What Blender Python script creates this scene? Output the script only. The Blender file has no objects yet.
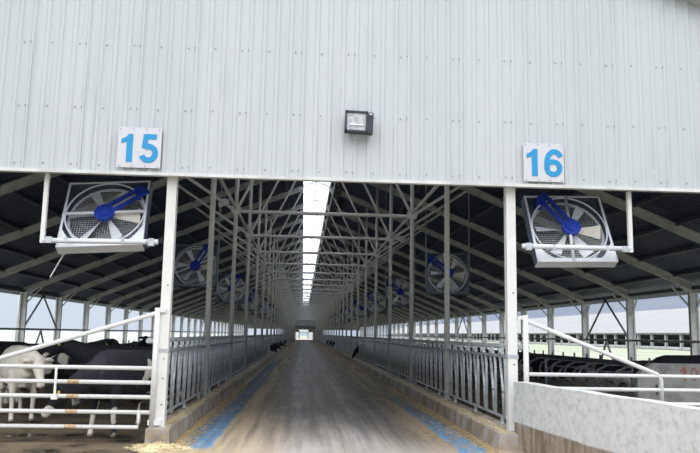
import bpy, bmesh, math, random
from mathutils import Vector, Matrix
random.seed(7)
S = bpy.context.scene
COL = S.collection
PI = math.pi

# ------------------------------------------------------------------ camera
EYE = 1.72
F, PITCH, YAW, ROLL = 740.0, 0.1448123, 0.0603486, 0.018702
cam_d = bpy.data.cameras.new('camera')
cam = bpy.data.objects.new('camera', cam_d)
COL.objects.link(cam)
cam_d.sensor_width = 36.0
cam_d.lens = F / 700.0 * 36.0
cam_d.clip_end = 1500
cp, sp, cy, sy = math.cos(PITCH), math.sin(PITCH), math.cos(YAW), math.sin(YAW)
fwd = Vector((sy*cp, cy*cp, sp)); rt = Vector((cy, -sy, 0)); up = rt.cross(fwd)
r2 = math.cos(ROLL)*rt + math.sin(ROLL)*up
u2 = -math.sin(ROLL)*rt + math.cos(ROLL)*up
m = Matrix((r2, u2, -fwd)).transposed().to_4x4()
m.translation = Vector((0, 0, EYE))
cam.matrix_world = m
S.camera = cam

# ------------------------------------------------------------------ exposure
vs = S.view_settings
vs.view_transform = 'Standard'; vs.look = 'None'; vs.gamma = 1.0
vs.use_curve_mapping = False
vs.exposure = 0.0

# ------------------------------------------------------------------ node helper
class NT:
    def __init__(s, tree):
        s.t = tree; s.n = tree.nodes; s.l = tree.links; s.n.clear()
    def node(s, typ, **k):
        n = s.n.new(typ)
        for a, b in k.items(): setattr(n, a, b)
        return n
    def val(s, n, i, v):
        if hasattr(v, 'is_output') or isinstance(v, bpy.types.NodeSocket): s.l.new(v, n.inputs[i])
        else: n.inputs[i].default_value = v
    def math(s, op, a, b=0.0, c=None, clamp=False):
        n = s.node('ShaderNodeMath', operation=op); n.use_clamp = clamp
        s.val(n, 0, a); s.val(n, 1, b)
        if c is not None: s.val(n, 2, c)
        return n.outputs[0]
    def mix(s, f, a, b):
        n = s.node('ShaderNodeMix', data_type='RGBA')
        s.val(n, 0, f)
        for i, v in ((6, a), (7, b)):
            if isinstance(v, tuple): n.inputs[i].default_value = v + (1,) if len(v) == 3 else v
            else: s.l.new(v, n.inputs[i])
        return n.outputs[2]
    def ramp(s, f, a, b):                      # smooth step a..b
        n = s.node('ShaderNodeMapRange', interpolation_type='SMOOTHSTEP')
        s.val(n, 0, f); n.inputs[1].default_value = a; n.inputs[2].default_value = b
        return n.outputs[0]
    def coords(s):
        tc = s.node('ShaderNodeTexCoord')
        sx = s.node('ShaderNodeSeparateXYZ'); s.l.new(tc.outputs['Object'], sx.inputs[0])
        return tc.outputs['Object'], sx.outputs[0], sx.outputs[1], sx.outputs[2]
    def noise(s, vec, scale, detail=4, stretch=None, rough=.55):
        if stretch:
            mp = s.node('ShaderNodeMapping'); mp.inputs['Scale'].default_value = stretch
            s.l.new(vec, mp.inputs[0]); vec = mp.outputs[0]
        n = s.node('ShaderNodeTexNoise'); s.l.new(vec, n.inputs['Vector'])
        n.inputs['Scale'].default_value = scale; n.inputs['Detail'].default_value = detail
        n.inputs['Roughness'].default_value = rough
        return n.outputs['Fac']

# ------------------------------------------------------------------ world: bright overcast, clearer blue low in front
W = bpy.data.worlds.new('overcast_sky'); S.world = W; W.use_nodes = True
w = NT(W.node_tree)
tc = w.node('ShaderNodeTexCoord')
sx = w.node('ShaderNodeSeparateXYZ'); w.l.new(tc.outputs['Generated'], sx.inputs[0])
dx, dy, dz = sx.outputs
cloud = w.noise(tc.outputs['Generated'], 5.0, 5, (1, 1, 3))
side = w.ramp(dx, -.25, .42)
low = w.mix(side, (.66, .74, .86), (.34, .41, .56))
low = w.mix(w.math('MULTIPLY', w.ramp(cloud, .45, .75), .35), low, (.85, .87, .90))
high = w.mix(w.ramp(dz, .12, .40), low, (.93, .95, 1.0))
back = w.ramp(dy, .25, -.6)
bg = w.node('ShaderNodeBackground'); w.l.new(high, bg.inputs[0])
zen = w.ramp(dz, .15, .75)
w.l.new(w.math('ADD', w.math('MULTIPLY_ADD', back, .35, 1.0), w.math('MULTIPLY', zen, 2.4)), bg.inputs[1])
out = w.node('ShaderNodeOutputWorld'); w.l.new(bg.outputs[0], out.inputs[0])

# soft sun through thin cloud from behind the camera
sd = bpy.data.lights.new('sun', 'SUN'); sd.energy = .35; sd.angle = math.radians(45); sd.color = (1, .97, .93)
sun = bpy.data.objects.new('sun', sd); COL.objects.link(sun)
sun.rotation_euler = (math.radians(52), 0, math.radians(-12)); sun.location = (0, -10, 20)

# ------------------------------------------------------------------ materials
def mat(name, col, rough=.6, metal=0.0, noise=.12, nscale=3.0, spec=.4, bump=0.0):
    M = bpy.data.materials.new(name); M.use_nodes = True
    t = NT(M.node_tree)
    o = t.node('ShaderNodeOutputMaterial'); b = t.node('ShaderNodeBsdfPrincipled')
    t.l.new(b.outputs[0], o.inputs[0])
    v, x, y, z = t.coords()
    nz = t.noise(v, nscale)
    dark = tuple(c*(1-noise*2) for c in col)
    t.l.new(t.mix(t.ramp(nz, .3, .62), dark, col), b.inputs['Base Color'])
    b.inputs['Roughness'].default_value = rough; b.inputs['Metallic'].default_value = metal
    b.inputs['Specular IOR Level'].default_value = spec
    if bump:
        bp = t.node('ShaderNodeBump'); bp.inputs['Strength'].default_value = bump
        t.l.new(t.noise(v, nscale*6), bp.inputs['Height']); t.l.new(bp.outputs[0], b.inputs['Normal'])
    return M
def custom(name, rough=.8, spec=.3):
    M = bpy.data.materials.new(name); M.use_nodes = True
    t = NT(M.node_tree)
    o = t.node('ShaderNodeOutputMaterial'); b = t.node('ShaderNodeBsdfPrincipled')
    t.l.new(b.outputs[0], o.inputs[0])
    b.inputs['Roughness'].default_value = rough; b.inputs['Specular IOR Level'].default_value = spec
    return M, t, b

post_m = mat('painted_post_steel', (.66, .66, .63), .5, 0, .05, 2)
rust_m = mat('worn_rail_paint', (.64, .64, .62), .5, 0, .05, 9)
beam_m = mat('grey_beam_steel', (.62, .62, .60), .55, 0, .12, 2)
tube_m = mat('grey_tube_steel', (.74, .74, .72), .5, 0, .08, 2)
galv_m = mat('galvanised_steel', (.50, .53, .54), .42, .25, .15, 7)
galv_d = mat('dull_galvanised', (.42, .44, .46), .5, .4, .2, 6)
lock_m = mat('galvanised_lock', (.60, .66, .66), .45, .3, .15, 9)
dark_m = mat('dark_steel', (.07, .075, .08), .6, 0, .2, 5)
brace_m = mat('dark_brace', (.13, .14, .14), .6, 0, .2, 5)
white_m = mat('white_fan_paint', (.66, .68, .72), .4, 0, .04, 5)
blue_m = mat('blue_guard_paint', (.02, .05, .38), .35, 0, .12, 6)
sign_m = mat('white_sign', (.54, .54, .57), .45, 0, .03, 6)
digit_m = mat('sky_blue_paint', (.012, .25, .50), .5, 0, .03, 6)
black_m = mat('black_housing', (.035, .037, .05), .5, 0, .1, 6)
lens_m = mat('lamp_glass', (.50, .52, .52), .15, .3, .18, 14, .6)
lit_blade_m = mat('lit_blade', (.80, .76, .68), .5, 0, .05, 5)  # blade turned to the light: its extra brightness is painted into the colour
purlin_m = mat('purlin_steel', (.13, .15, .19), .5, .1, .15, 3)
panel_m = mat('blue_grey_fan_panel', (.10, .13, .18), .5, .2, .15, 5)
galv_k = mat('blue_grey_fan_frame', (.22, .25, .30), .5, .2, .15, 5)  # darker blue grey for lips and corner plates of the inner fans
screw_m = mat('screw_steel', (.20, .21, .22), .5, .3, .1, 6)
red_m = mat('faded_red_paint', (.55, .16, .12), .7, 0, .25, 20)
strap_m = mat('white_strap', (.75, .74, .70), .7, 0, .08, 9)
straw_m = mat('straw', (.62, .46, .22), .9, 0, .3, 25)
hay_m = mat('pale_hay', (.72, .60, .36), .9, 0, .25, 25)
green_m = mat('yellow_tag', (.8, .6, .1), .6, 0, .05, 6)
nb_roof_m = mat('white_roof_sheet', (.235, .24, .245), .6, 0, .04, .15)
nb_wall_m = mat('pale_barn_steel', (.50, .52, .52), .6, 0, .1, .5)
nb_dark_m = mat('barn_interior', (.24, .27, .28), .8, 0, .2, .5)

# corrugated wall: pale grey sheets with slight sheet-to-sheet change, dents and drips
wall_m, t, b = custom('corrugated_sheet', .5, .35)
v, x, y, z = t.coords()
sheet = t.math('FRACT', t.math('MULTIPLY', t.math('FLOOR', t.math('DIVIDE', x, .88)), .377))
c = t.mix(t.math('MULTIPLY', sheet, .7), (.475, .50, .51), (.435, .463, .474))
c = t.mix(t.math('MULTIPLY', t.ramp(t.noise(v, 1.6, 5, (2, 1, .35)), .45, .75), .35), c, (.37, .395, .40))
fl = t.math('MULTIPLY', t.ramp(t.noise(v, 11, 3), .69, .73), t.ramp(t.noise(v, .8, 1), .5, .62))
c = t.mix(t.math('MULTIPLY', fl, .8), c, (.58, .60, .60))
seam = t.math('MULTIPLY', t.math('LESS_THAN', t.math('FRACT', t.math('DIVIDE', t.math('ADD', x, .1), .88)), .018), t.ramp(t.noise(v, .7, 2, (1, 1, .2)), .36, .6))
c = t.mix(t.math('MULTIPLY', seam, t.math('SUBTRACT', .85, t.math('MULTIPLY', t.ramp(x, -3.5, -2), .65))), c, (.20, .22, .22))
drip = t.math('MULTIPLY', t.ramp(t.noise(v, 1.0, 5, (14, 1, .5), .6), .56, .72), t.math('SUBTRACT', 1, t.ramp(x, -3.4, -2.2)))
c = t.mix(t.math('MULTIPLY', drip, .4), c, (.32, .34, .34))
t.l.new(c, b.inputs['Base Color'])

# roof sheets, underside dark blue grey with shallow ribs
roof_m, t, b = custom('roof_sheet', .5, .4)
v, x, y, z = t.coords()
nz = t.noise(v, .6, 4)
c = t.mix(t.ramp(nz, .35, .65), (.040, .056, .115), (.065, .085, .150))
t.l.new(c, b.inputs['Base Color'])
wv = t.math('SINE', t.math('MULTIPLY', y, 2*PI/.24))
bp = t.node('ShaderNodeBump'); bp.inputs['Strength'].default_value = .8; bp.inputs['Distance'].default_value = .03
t.l.new(wv, bp.inputs['Height']); t.l.new(bp.outputs[0], b.inputs['Normal'])

# ridge light sheet: milky translucent plastic
sky_m = bpy.data.materials.new('milky_ridge_sheet'); sky_m.use_nodes = True
t = NT(sky_m.node_tree)
o = t.node('ShaderNodeOutputMaterial'); tr = t.node('ShaderNodeBsdfTranslucent'); tr.inputs[0].default_value = (.93, .95, .97, 1)
tp = t.node('ShaderNodeBsdfTransparent'); tp.inputs[0].default_value = (.9, .92, .95, 1)
mx = t.node('ShaderNodeMixShader'); mx.inputs[0].default_value = .45
t.l.new(tr.outputs[0], mx.inputs[1]); t.l.new(tp.outputs[0], mx.inputs[2]); t.l.new(mx.outputs[0], o.inputs[0])

# alley concrete: wheel tracks, damp dirt, feed dust at both kerbs, worn blue stripes
road_m, t, b = custom('lane_concrete', .7, .35)
v, x, y, z = t.coords()
n1 = t.noise(v, 1.2, 6, (1, .35, 1)); n2 = t.noise(v, 6, 5); n3 = t.noise(v, 2.2, 6, (1, .5, 1), .7); n4 = t.noise(v, .5, 4, (1, .12, 1))
c = t.mix(t.ramp(n1, .35, .65), (.34, .305, .27), (.44, .40, .365))
off = t.math('ABSOLUTE', t.math('SUBTRACT', x, t.math('MULTIPLY_ADD', n4, .5, .45)))
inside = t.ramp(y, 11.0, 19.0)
mid = t.math('SUBTRACT', 1, t.ramp(off, .9, 1.9))
tanz = t.math('MULTIPLY', t.math('MULTIPLY', t.math('SUBTRACT', 1, t.ramp(t.math('MULTIPLY_ADD', n3, .6, x), -.35, .35)), t.math('SUBTRACT', 1, t.ramp(y, 17, 30))), .8)  # sunny zone left in the lane mouth, painted into the concrete as tan
c = t.mix(tanz, c, (.47, .38, .27))
brn = t.math('MULTIPLY', t.ramp(t.math('MULTIPLY_ADD', n1, .8, x), 1.5, 2.2), t.math('MULTIPLY', t.ramp(y, 9.5, 13.5), .85))
c = t.mix(brn, c, (.15, .125, .095))
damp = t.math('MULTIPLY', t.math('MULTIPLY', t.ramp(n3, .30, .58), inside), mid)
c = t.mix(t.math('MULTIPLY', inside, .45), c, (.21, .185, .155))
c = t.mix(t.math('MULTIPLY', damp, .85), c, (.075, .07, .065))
trk = t.math('ABSOLUTE', t.math('SUBTRACT', t.math('ABSOLUTE', t.math('SUBTRACT', x, .5)), .62))
tr_ = t.math('MULTIPLY', t.math('MULTIPLY', t.math('SUBTRACT', 1, t.ramp(trk, .04, .30)), t.ramp(n1, .3, .6)), t.ramp(y, 9, 14))
c = t.mix(t.math('MULTIPLY', tr_, .55), c, (.33, .32, .31))
kerb = t.math('ABSOLUTE', t.math('SUBTRACT', x, .57))
hay = t.math('MULTIPLY', t.ramp(t.math('MULTIPLY_ADD', n3, 1.1, kerb), 1.75, 2.35), t.ramp(n2, .35, .6))
# worn blue stripes beside each kerb
def band(lo, hi):
    e = t.math('MULTIPLY_ADD', n3, .22, x)
    return t.math('MULTIPLY', t.ramp(e, lo+.09, lo+.13), t.math('SUBTRACT', 1, t.ramp(e, hi+.09, hi+.13)))
strL = t.math('MULTIPLY', band(-1.86, -1.34), t.math('MULTIPLY', t.ramp(y, 11.3, 11.7), t.math('SUBTRACT', 1, t.ramp(y, 40, 62))))
strR = t.math('MULTIPLY', band(2.42, 2.86), t.math('MULTIPLY', t.ramp(y, 9, 9.5), t.math('SUBTRACT', 1, t.ramp(y, 19, 28))))
strR = t.math('MULTIPLY', strR, t.ramp(n2, .36, .52))
c = t.mix(t.math('MULTIPLY', hay, .65), c, (.46, .34, .17))
strip = t.math('MULTIPLY', t.math('MAXIMUM', strL, strR), t.math('MULTIPLY_ADD', t.ramp(n2, .3, .5), .35, .6), clamp=True)
n5 = t.noise(v, 3.5, 5, (1, .6, 1), .7)
strip = t.math('MULTIPLY', strip, t.math('SUBTRACT', 1, t.math('MULTIPLY', t.ramp(n5, .45, .7), .6)))
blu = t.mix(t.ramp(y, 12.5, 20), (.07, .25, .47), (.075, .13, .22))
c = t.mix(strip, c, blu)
stk = t.noise(v, 1.0, 5, (5.0, .16, 1), .6)
c = t.mix(t.math('MULTIPLY', t.math('MULTIPLY', t.ramp(stk, .42, .62), t.ramp(y, 10, 13)), .5), c, (.07, .065, .06))
c = t.mix(t.math('MULTIPLY', t.math('MULTIPLY', t.ramp(stk, .46, .34), t.ramp(y, 11, 15)), .22), c, (.36, .33, .29))
crack = t.math('LESS_THAN', t.math('ABSOLUTE', t.math('SUBTRACT', x, t.math('MULTIPLY_ADD', n1, .12, .62))), .012)
c = t.mix(t.math('MULTIPLY', crack, t.math('SUBTRACT', .5, t.math('MULTIPLY', inside, .5))), c, (.2, .17, .14))
t.l.new(c, b.inputs['Base Color'])
rr = t.math('SUBTRACT', .82, t.math('MULTIPLY', damp, .35)); t.l.new(rr, b.inputs['Roughness'])
bp = t.node('ShaderNodeBump'); bp.inputs['Strength'].default_value = .25; bp.inputs['Distance'].default_value = .02
t.l.new(n2, bp.inputs['Height']); t.l.new(bp.outputs[0], b.inputs['Normal'])

# pen floor: wet mud and manure with puddles
mud_m, t, b = custom('wet_pen_mud', .6, .5)
v, x, y, z = t.coords()
n1 = t.noise(v, 1.3, 6); n2 = t.noise(v, 7, 5)
c = t.mix(t.ramp(n1, .35, .6), (.04, .033, .022), (.14, .105, .06))
c = t.mix(t.math('MULTIPLY', t.ramp(n2, .6, .72), .55), c, (.24, .20, .13))
t.l.new(c, b.inputs['Base Color'])
t.l.new(t.math('MULTIPLY_ADD', t.ramp(n1, .36, .46), .68, .10), b.inputs['Roughness'])
bp = t.node('ShaderNodeBump'); bp.inputs['Strength'].default_value = .35; bp.inputs['Distance'].default_value = .05
t.l.new(t.math('MULTIPLY', n2, t.ramp(n1, .36, .5)), bp.inputs['Height']); t.l.new(bp.outputs[0], b.inputs['Normal'])

# kerb concrete
kerb_m, t, b = custom('kerb_concrete', .85, .2)
v, x, y, z = t.coords()
n1 = t.noise(v, 2.5, 6); n2 = t.noise(v, 12, 4)
c = t.mix(t.ramp(n1, .3, .65), (.20, .17, .13), (.40, .37, .33))
c = t.mix(t.math('MULTIPLY', t.ramp(n2, .48, .62), t.math('MULTIPLY', t.ramp(n1, .62, .4), .8)), c, (.38, .28, .15))
t.l.new(c, b.inputs['Base Color'])

# white-limed concrete wall, bare dirty concrete near the ground
lime_m, t, b = custom('limed_concrete', .8, .25)
v, x, y, z = t.coords()
n1 = t.noise(v, 2.0, 6); n2 = t.noise(v, 9, 6, None, .7); n3 = t.noise(v, 3.0, 5, (3, 3, .6))
top = t.mix(t.ramp(n2, .4, .72), (.56, .57, .56), (.40, .41, .40))
top = t.mix(t.math('MULTIPLY', t.ramp(n3, .63, .72), .6), top, (.36, .35, .33))
top = t.mix(t.math('MULTIPLY', t.ramp(n2, .62, .70), .35), top, (.40, .33, .24))
bot = t.mix(t.ramp(n3, .35, .62), (.17, .13, .09), (.29, .24, .19))
bot = t.mix(t.math('MULTIPLY', t.ramp(n2, .56, .7), .6), bot, (.42, .40, .36))
edge = t.math('ADD', z, t.math('ADD', t.math('MULTIPLY', n1, .06), t.math('MULTIPLY', t.math('SUBTRACT', 12, y), .018)))
c = t.mix(t.ramp(edge, .425, .455), bot, top)
t.l.new(c, b.inputs['Base Color'])
block_m = mat('block_concrete', (.42, .43, .40), .85, 0, .18, 3, .2, .2)

# grass / pale yard outside
yard_m, t, b = custom('yard_ground', .95, .1)
v, x, y, z = t.coords()
n1 = t.noise(v, .08, 5)
c = t.mix(t.ramp(n1, .35, .65), (.26, .29, .20), (.32, .34, .28))
c = t.mix(t.ramp(x, 0, -40), c, (.36, .39, .35))
t.l.new(c, b.inputs['Base Color'])

def hide(name, mostly_white=False, seed=0.0, bias=0.0):
    M, t, b = custom(name, .7, .25)
    v, x, y, z = t.coords()
    mp = t.node('ShaderNodeMapping'); mp.inputs['Location'].default_value = (seed, seed*.7, 0); t.l.new(v, mp.inputs[0])
    n = t.noise(mp.outputs[0], 1.5, 2)
    fine = t.noise(v, 14, 3)
    blk = t.mix(fine, (.010, .011, .015), (.035, .036, .045)); wht = t.mix(fine, (.62, .56, .46), (.80, .76, .68))
    if mostly_white:
        k = t.ramp(n, .60+bias, .63+bias)
        c = t.mix(k, wht, blk)
    else:
        k = t.ramp(t.math('ADD', n, t.math('MULTIPLY', t.math('SUBTRACT', 1, t.ramp(z, .30, .62)), .35)), .66+bias, .69+bias)
        c = t.mix(k, blk, wht)
    c = t.mix(t.math('SUBTRACT', 1, t.ramp(z, .04, .09)), c, (.16, .13, .09))
    t.l.new(c, b.inputs['Base Color'])
    return M
hide_black = hide('black_hide', False, 3.1)
hide_white = hide('cream_hide', True, 1.7)
hide_mixed = hide('black_hide_white_patches', False, 7.7, -.08)
hide_dark = hide('plain_black_hide', False, 5.0, .25)
eye_m = mat('eye', (.01, .01, .01), .2, 0, 0, 3)
nose_m = mat('muzzle', (.30, .22, .20), .5, 0, .1, 9)

# ------------------------------------------------------------------ mesh builder
class MB:
    def __init__(s): s.v = []; s.f = []
    def box(s, c, d, rot=None):
        n = len(s.v); hx, hy, hz = d[0]/2, d[1]/2, d[2]/2
        for i in (-1, 1):
            for j in (-1, 1):
                for k in (-1, 1):
                    p = Vector((i*hx, j*hy, k*hz))
                    if rot is not None: p = rot @ p
                    s.v.append(p + Vector(c))
        for q in ((0,1,3,2),(4,6,7,5),(0,4,5,1),(2,3,7,6),(0,2,6,4),(1,5,7,3)): s.f.append([n+i for i in q])
        return s
    def bar(s, a, b, w, h, upv=(0,0,1)):              # rectangular bar from a to b
        a = Vector(a); b = Vector(b); t = (b-a).normalized(); u = Vector(upv)
        if abs(t.dot(u)) > .98: u = Vector((0,1,0))
        sd = t.cross(u).normalized(); u = sd.cross(t)
        n = len(s.v)
        for p in (a, b):
            for i, j in ((-1,-1),(1,-1),(1,1),(-1,1)): s.v.append(p + sd*(i*w/2) + u*(j*h/2))
        for q in ((3,2,1,0),(4,5,6,7),(0,1,5,4),(1,2,6,5),(2,3,7,6),(3,0,4,7)): s.f.append([n+i for i in q])
        return s
    def tube(s, pts, r, seg=8, cap=True):
        pts = [Vector(p) for p in pts]; rs = r if isinstance(r, (list, tuple)) else [r]*len(pts)
        n0 = len(s.v); ref = None
        for i, p in enumerate(pts):
            t = (pts[min(i+1, len(pts)-1)] - pts[max(i-1, 0)]).normalized()
            if ref is None: ref = Vector((0,0,1)) if abs(t.z) < .9 else Vector((0,1,0))
            sd = t.cross(ref)
            if sd.length < 1e-4: ref = Vector((1,0,0)); sd = t.cross(ref)
            sd.normalize(); u = sd.cross(t).normalized(); ref = u
            for k in range(seg):
                a = 2*PI*k/seg
                s.v.append(p + (sd*math.cos(a) + u*math.sin(a))*rs[i])
        for i in range(len(pts)-1):
            for k in range(seg):
                a = n0+i*seg+k; b_ = n0+i*seg+(k+1) % seg
                s.f.append([a, b_, b_+seg, a+seg])
        if cap:
            s.f.append([n0+k for k in range(seg)][::-1]); s.f.append([n0+(len(pts)-1)*seg+k for k in range(seg)])
        return s
    def loft(s, rings, seg=12, side0=None):           # rings: (pos, half width, half height)
        n0 = len(s.v); P = [Vector(r[0]) for r in rings]
        for i, (p, w_, h_) in enumerate(rings):
            p = Vector(p); t = (P[min(i+1, len(P)-1)] - P[max(i-1, 0)]).normalized()
            sd = Vector((0,0,1)).cross(t)
            if sd.length < .15: sd = Vector((0,1,0))
            sd.normalize(); u = t.cross(sd).normalized()
            for k in range(seg):
                a = 2*PI*k/seg
                s.v.append(p + sd*math.cos(a)*w_ + u*math.sin(a)*h_)
        for i in range(len(P)-1):
            for k in range(seg):
                a = n0+i*seg+k; b_ = n0+i*seg+(k+1) % seg
                s.f.append([a, b_, b_+seg, a+seg])
        s.f.append([n0+k for k in range(seg)][::-1]); s.f.append([n0+(len(P)-1)*seg+k for k in range(seg)])
        return s
    def ball(s, c, r, seg=10):
        rx, ry, rz = r if isinstance(r, tuple) else (r, r, r)
        n0 = len(s.v); c = Vector(c); R_ = seg//2
        for i in range(1, R_):
            th = PI*i/R_
            for k in range(seg):
                a = 2*PI*k/seg
                s.v.append(c + Vector((rx*math.sin(th)*math.cos(a), ry*math.sin(th)*math.sin(a), rz*math.cos(th))))
        tp_ = len(s.v); s.v.append(c + Vector((0,0,rz))); s.v.append(c - Vector((0,0,rz)))
        for i in range(R_-2):
            for k in range(seg):
                a = n0+i*seg+k; b_ = n0+i*seg+(k+1) % seg
                s.f.append([a, a+seg, b_+seg, b_])
        for k in range(seg):
            s.f.append([tp_, n0+k, n0+(k+1) % seg]); e = n0+(R_-2)*seg
            s.f.append([tp_+1, e+(k+1) % seg, e+k])
        return s
    def prism(s, poly, y0, y1, ax='y'):               # polygon in (x,z) extruded along y
        n = len(s.v); k = len(poly)
        for yy in (y0, y1):
            for (a, c_) in poly: s.v.append(Vector((a, yy, c_)) if ax == 'y' else Vector((yy, a, c_)))
        s.f.append([n+i for i in range(k)]); s.f.append([n+k+i for i in range(k)][::-1])
        for i in range(k):
            j = (i+1) % k; s.f.append([n+j, n+i, n+k+i, n+k+j])
        return s
    def mesh(s, name):
        me = bpy.data.meshes.new(name); me.from_pydata([tuple(p) for p in s.v], [], s.f)
        bm = bmesh.new(); bm.from_mesh(me); bmesh.ops.recalc_face_normals(bm, faces=bm.faces); bm.to_mesh(me); bm.free()
        return me
    def build(s, name, m_, parent=None, smooth=False, loc=None):
        me = s.mesh(name); me.materials.append(m_)
        if smooth:
            for p in me.polygons: p.use_smooth = True
        o_ = bpy.data.objects.new(name, me); COL.objects.link(o_)
        if parent: o_.parent = parent
        if loc: o_.location = loc
        return o_
def tag(o_, label, cat, group=None, kind=None):
    if label: o_['label'] = label
    if cat: o_['category'] = cat
    if group: o_['group'] = group
    if kind: o_['kind'] = kind
    return o_
def struct(o_): o_['kind'] = 'structure'; return o_
def empty(name, loc=(0,0,0), rz=0.0):
    e = bpy.data.objects.new(name, None); COL.objects.link(e)
    e.location = loc; e.rotation_euler = (0, 0, rz); e.empty_display_size = .1
    return e
KIDS = {}
def copy_tree(o_, parent=None):
    c_ = o_.copy(); COL.objects.link(c_); c_.parent = parent
    for ch in list(o_.children): copy_tree(ch, c_)
    return c_
ORD = ['', 'first', 'second', 'third', 'fourth', 'fifth', 'sixth', 'seventh', 'eighth', 'ninth', 'tenth', 'eleventh', 'twelfth',
       'thirteenth', 'fourteenth', 'fifteenth', 'sixteenth', 'seventeenth', 'eighteenth', 'nineteenth', 'twentieth', 'twenty-first', 'twenty-second', 'twenty-third', 'twenty-fourth',
       'twenty-fifth', 'twenty-sixth', 'twenty-seventh', 'twenty-eighth', 'twenty-ninth', 'thirtieth', 'thirty-first', 'thirty-second', 'thirty-third', 'thirty-fourth', 'thirty-fifth']

# ------------------------------------------------------------------ layout (metres)
XL, XR, CX = -2.28, 3.50, .58        # post rows and ridge
SL, SR = -15.4, 16.2                 # side columns
Y0, BAY, NB = 12.0, 6.0, 33          # first frame, spacing, number of bays
YE = Y0 + BAY*NB                     # 138
RZ, SLOPE = 10.58, .41               # roof underside at ridge
def roofz(x_): return RZ - SLOPE*abs(x_-CX)
frames = [Y0 + BAY*i for i in range(NB+1)]

# ------------------------------------------------------------------ ground and floors
g = MB()
g.box((0, 250, -.2), (900, 760, .2)); o = struct(g.build('floor_yard', yard_m))
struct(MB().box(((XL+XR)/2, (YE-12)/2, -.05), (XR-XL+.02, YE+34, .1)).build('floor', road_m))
struct(MB().box(((SL-.6+XL-.01)/2, (YE-2)/2, -.05), (XL-.01-(SL-.6), YE+26, .1)).build('floor_left', mud_m))
struct(MB().box(((SR+.6+XR+.01)/2, (YE-2)/2, -.05), (SR+.6-XR-.01, YE+26, .1)).build('floor_right', mud_m))
struct(MB().box((0, YE+36, -.05), (9, 50, .1)).build('floor_back', kerb_m))
# kerbs under the headlock fences
for sgn, x0, x1, nm in ((-1, -2.35, -1.97, 'trim_1'), (1, 3.06, 3.58, 'trim_2')):
    hi = .24
    poly = [(x0, 0), (x1, 0), (x1-(.03 if sgn < 0 else 0), hi), (x0+(.03 if sgn > 0 else 0), hi)]
    struct(MB().prism(poly, 11.75 if sgn < 0 else 11.62, YE).build(nm, kerb_m))

# ------------------------------------------------------------------ roof
for nm, sg in (('ceiling_left', -1), ('ceiling_right', 1)):
    xr_ = CX + sg*.78; xe = (SL-1.0) if sg < 0 else (SR+1.0)
    a, b_ = roofz(xr_), roofz(xe)
    mb = MB().prism([(xr_, a), (xe, b_), (xe, b_+.06), (xr_, a+.06)], Y0-.55, YE+.5)
    struct(mb.build(nm, roof_m))
# ridge light
mb = MB()
zt = roofz(CX+.78)
struct(MB().prism([(CX-.95, zt+.30), (CX, zt+.62), (CX+.95, zt+.30), (CX+.95, zt+.34), (CX, zt+.66), (CX-.95, zt+.34)], Y0-.5, YE+.5).build('window_1', sky_m))
mb = MB()
for k in range(int((YE-Y0)/3)+1):
    yy = Y0+1.5+k*3
    mb.bar((CX-.86, yy, zt+.20), (CX, yy, zt+.50), .05, .04); mb.bar((CX, yy, zt+.50), (CX+.86, yy, zt+.20), .05, .04)
mb.bar((CX, Y0, zt+.56), (CX, YE, zt+.56), .05, .05)
struct(mb.build('trim_9', tube_m))
for sg in (-1, 1):
    mb = MB().box((CX+sg*.80, (Y0+YE)/2, zt+.13), (.05, YE-Y0, .36))
    struct(mb.build('trim_3' if sg < 0 else 'trim_4', beam_m))
# shade on the ridge cap side, put in as a dark box strip
r_ = empty('ridge_shade_strip', (CX+1.12, Y0, 9.70))
MB().box((0, (YE-Y0)/2, 0), (.42, YE-Y0, .34)).build('strip_body', dark_m, r_)
mb = MB()
for k in range(90): mb.box((-.05 if k % 2 else .07, .8+k*1.5, -.175), (.10, .16, .02))
mb.build('bracket', galv_m, r_)
tag(r_, 'dark strip with pale brackets standing for the shaded ridge cap side right of the ridge light strip', 'duct')

# purlins along the barn
def purlin(x_, ob=None):
    z_ = roofz(x_)-.075
    mb = MB().box((0, (YE-Y0)/2, 0), (.05, YE-Y0+.8, .14)).box((.025, (YE-Y0)/2, -.06), (.09, YE-Y0+.8, .015))
    return mb
pm = purlin(0).mesh('purlin'); pm.materials.append(purlin_m)
xs = [CX + sg*(1.75 + 1.45*k) for sg in (-1, 1) for k in range(11)]
for x_ in xs:
    if x_ < SL-.3 or x_ > SR+.3: continue
    o = bpy.data.objects.new('purlin', pm); COL.objects.link(o)
    sg = 1 if x_ > CX else -1
    o.location = (x_, Y0, roofz(x_)-.075); o.rotation_euler = (0, sg*math.atan(SLOPE), 0)
    tag(o, 'long dark steel purlin running the length of the %s roof slope under the sheets' % ('left' if sg < 0 else 'right'), 'purlin',
        'purlins under the %s roof slope' % ('left' if sg < 0 else 'right'))

# ------------------------------------------------------------------ front gable cladding
def clad(x0, x1, zb, ztop, yf):
    mb = MB(); prof = []
    x_ = x0; P = .22
    while x_ < x1:
        for dx_, d in ((0, 0), (.13, 0), (.15, -.022), (.198, -.022)):
            if x_+dx_ <= x1: prof.append((x_+dx_, yf+d))
        x_ += P
    # break the profile at the ridge
    prof = sorted(prof + [(CX, yf)])
    n = len(prof)
    for (a, yy) in prof: mb.v.append(Vector((a, yy, zb)))
    for (a, yy) in prof: mb.v.append(Vector((a, yy, ztop(a))))
    for (a, yy) in prof: mb.v.append(Vector((a, yf+.02, zb)))
    for (a, yy) in prof: mb.v.append(Vector((a, yf+.02, ztop(a))))
    for i in range(n-1):
        mb.f += [[i, i+1, n+i+1, n+i], [2*n+i+1, 2*n+i, 3*n+i, 3*n+i+1], [i+1, i, 2*n+i, 2*n+i+1]]
    return mb
YF = 11.80
wf = struct(clad(SL-.5, SR+.5, 4.22, lambda a: max(4.3, roofz(a)-.03), YF).build('wall_front', wall_m))
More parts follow.
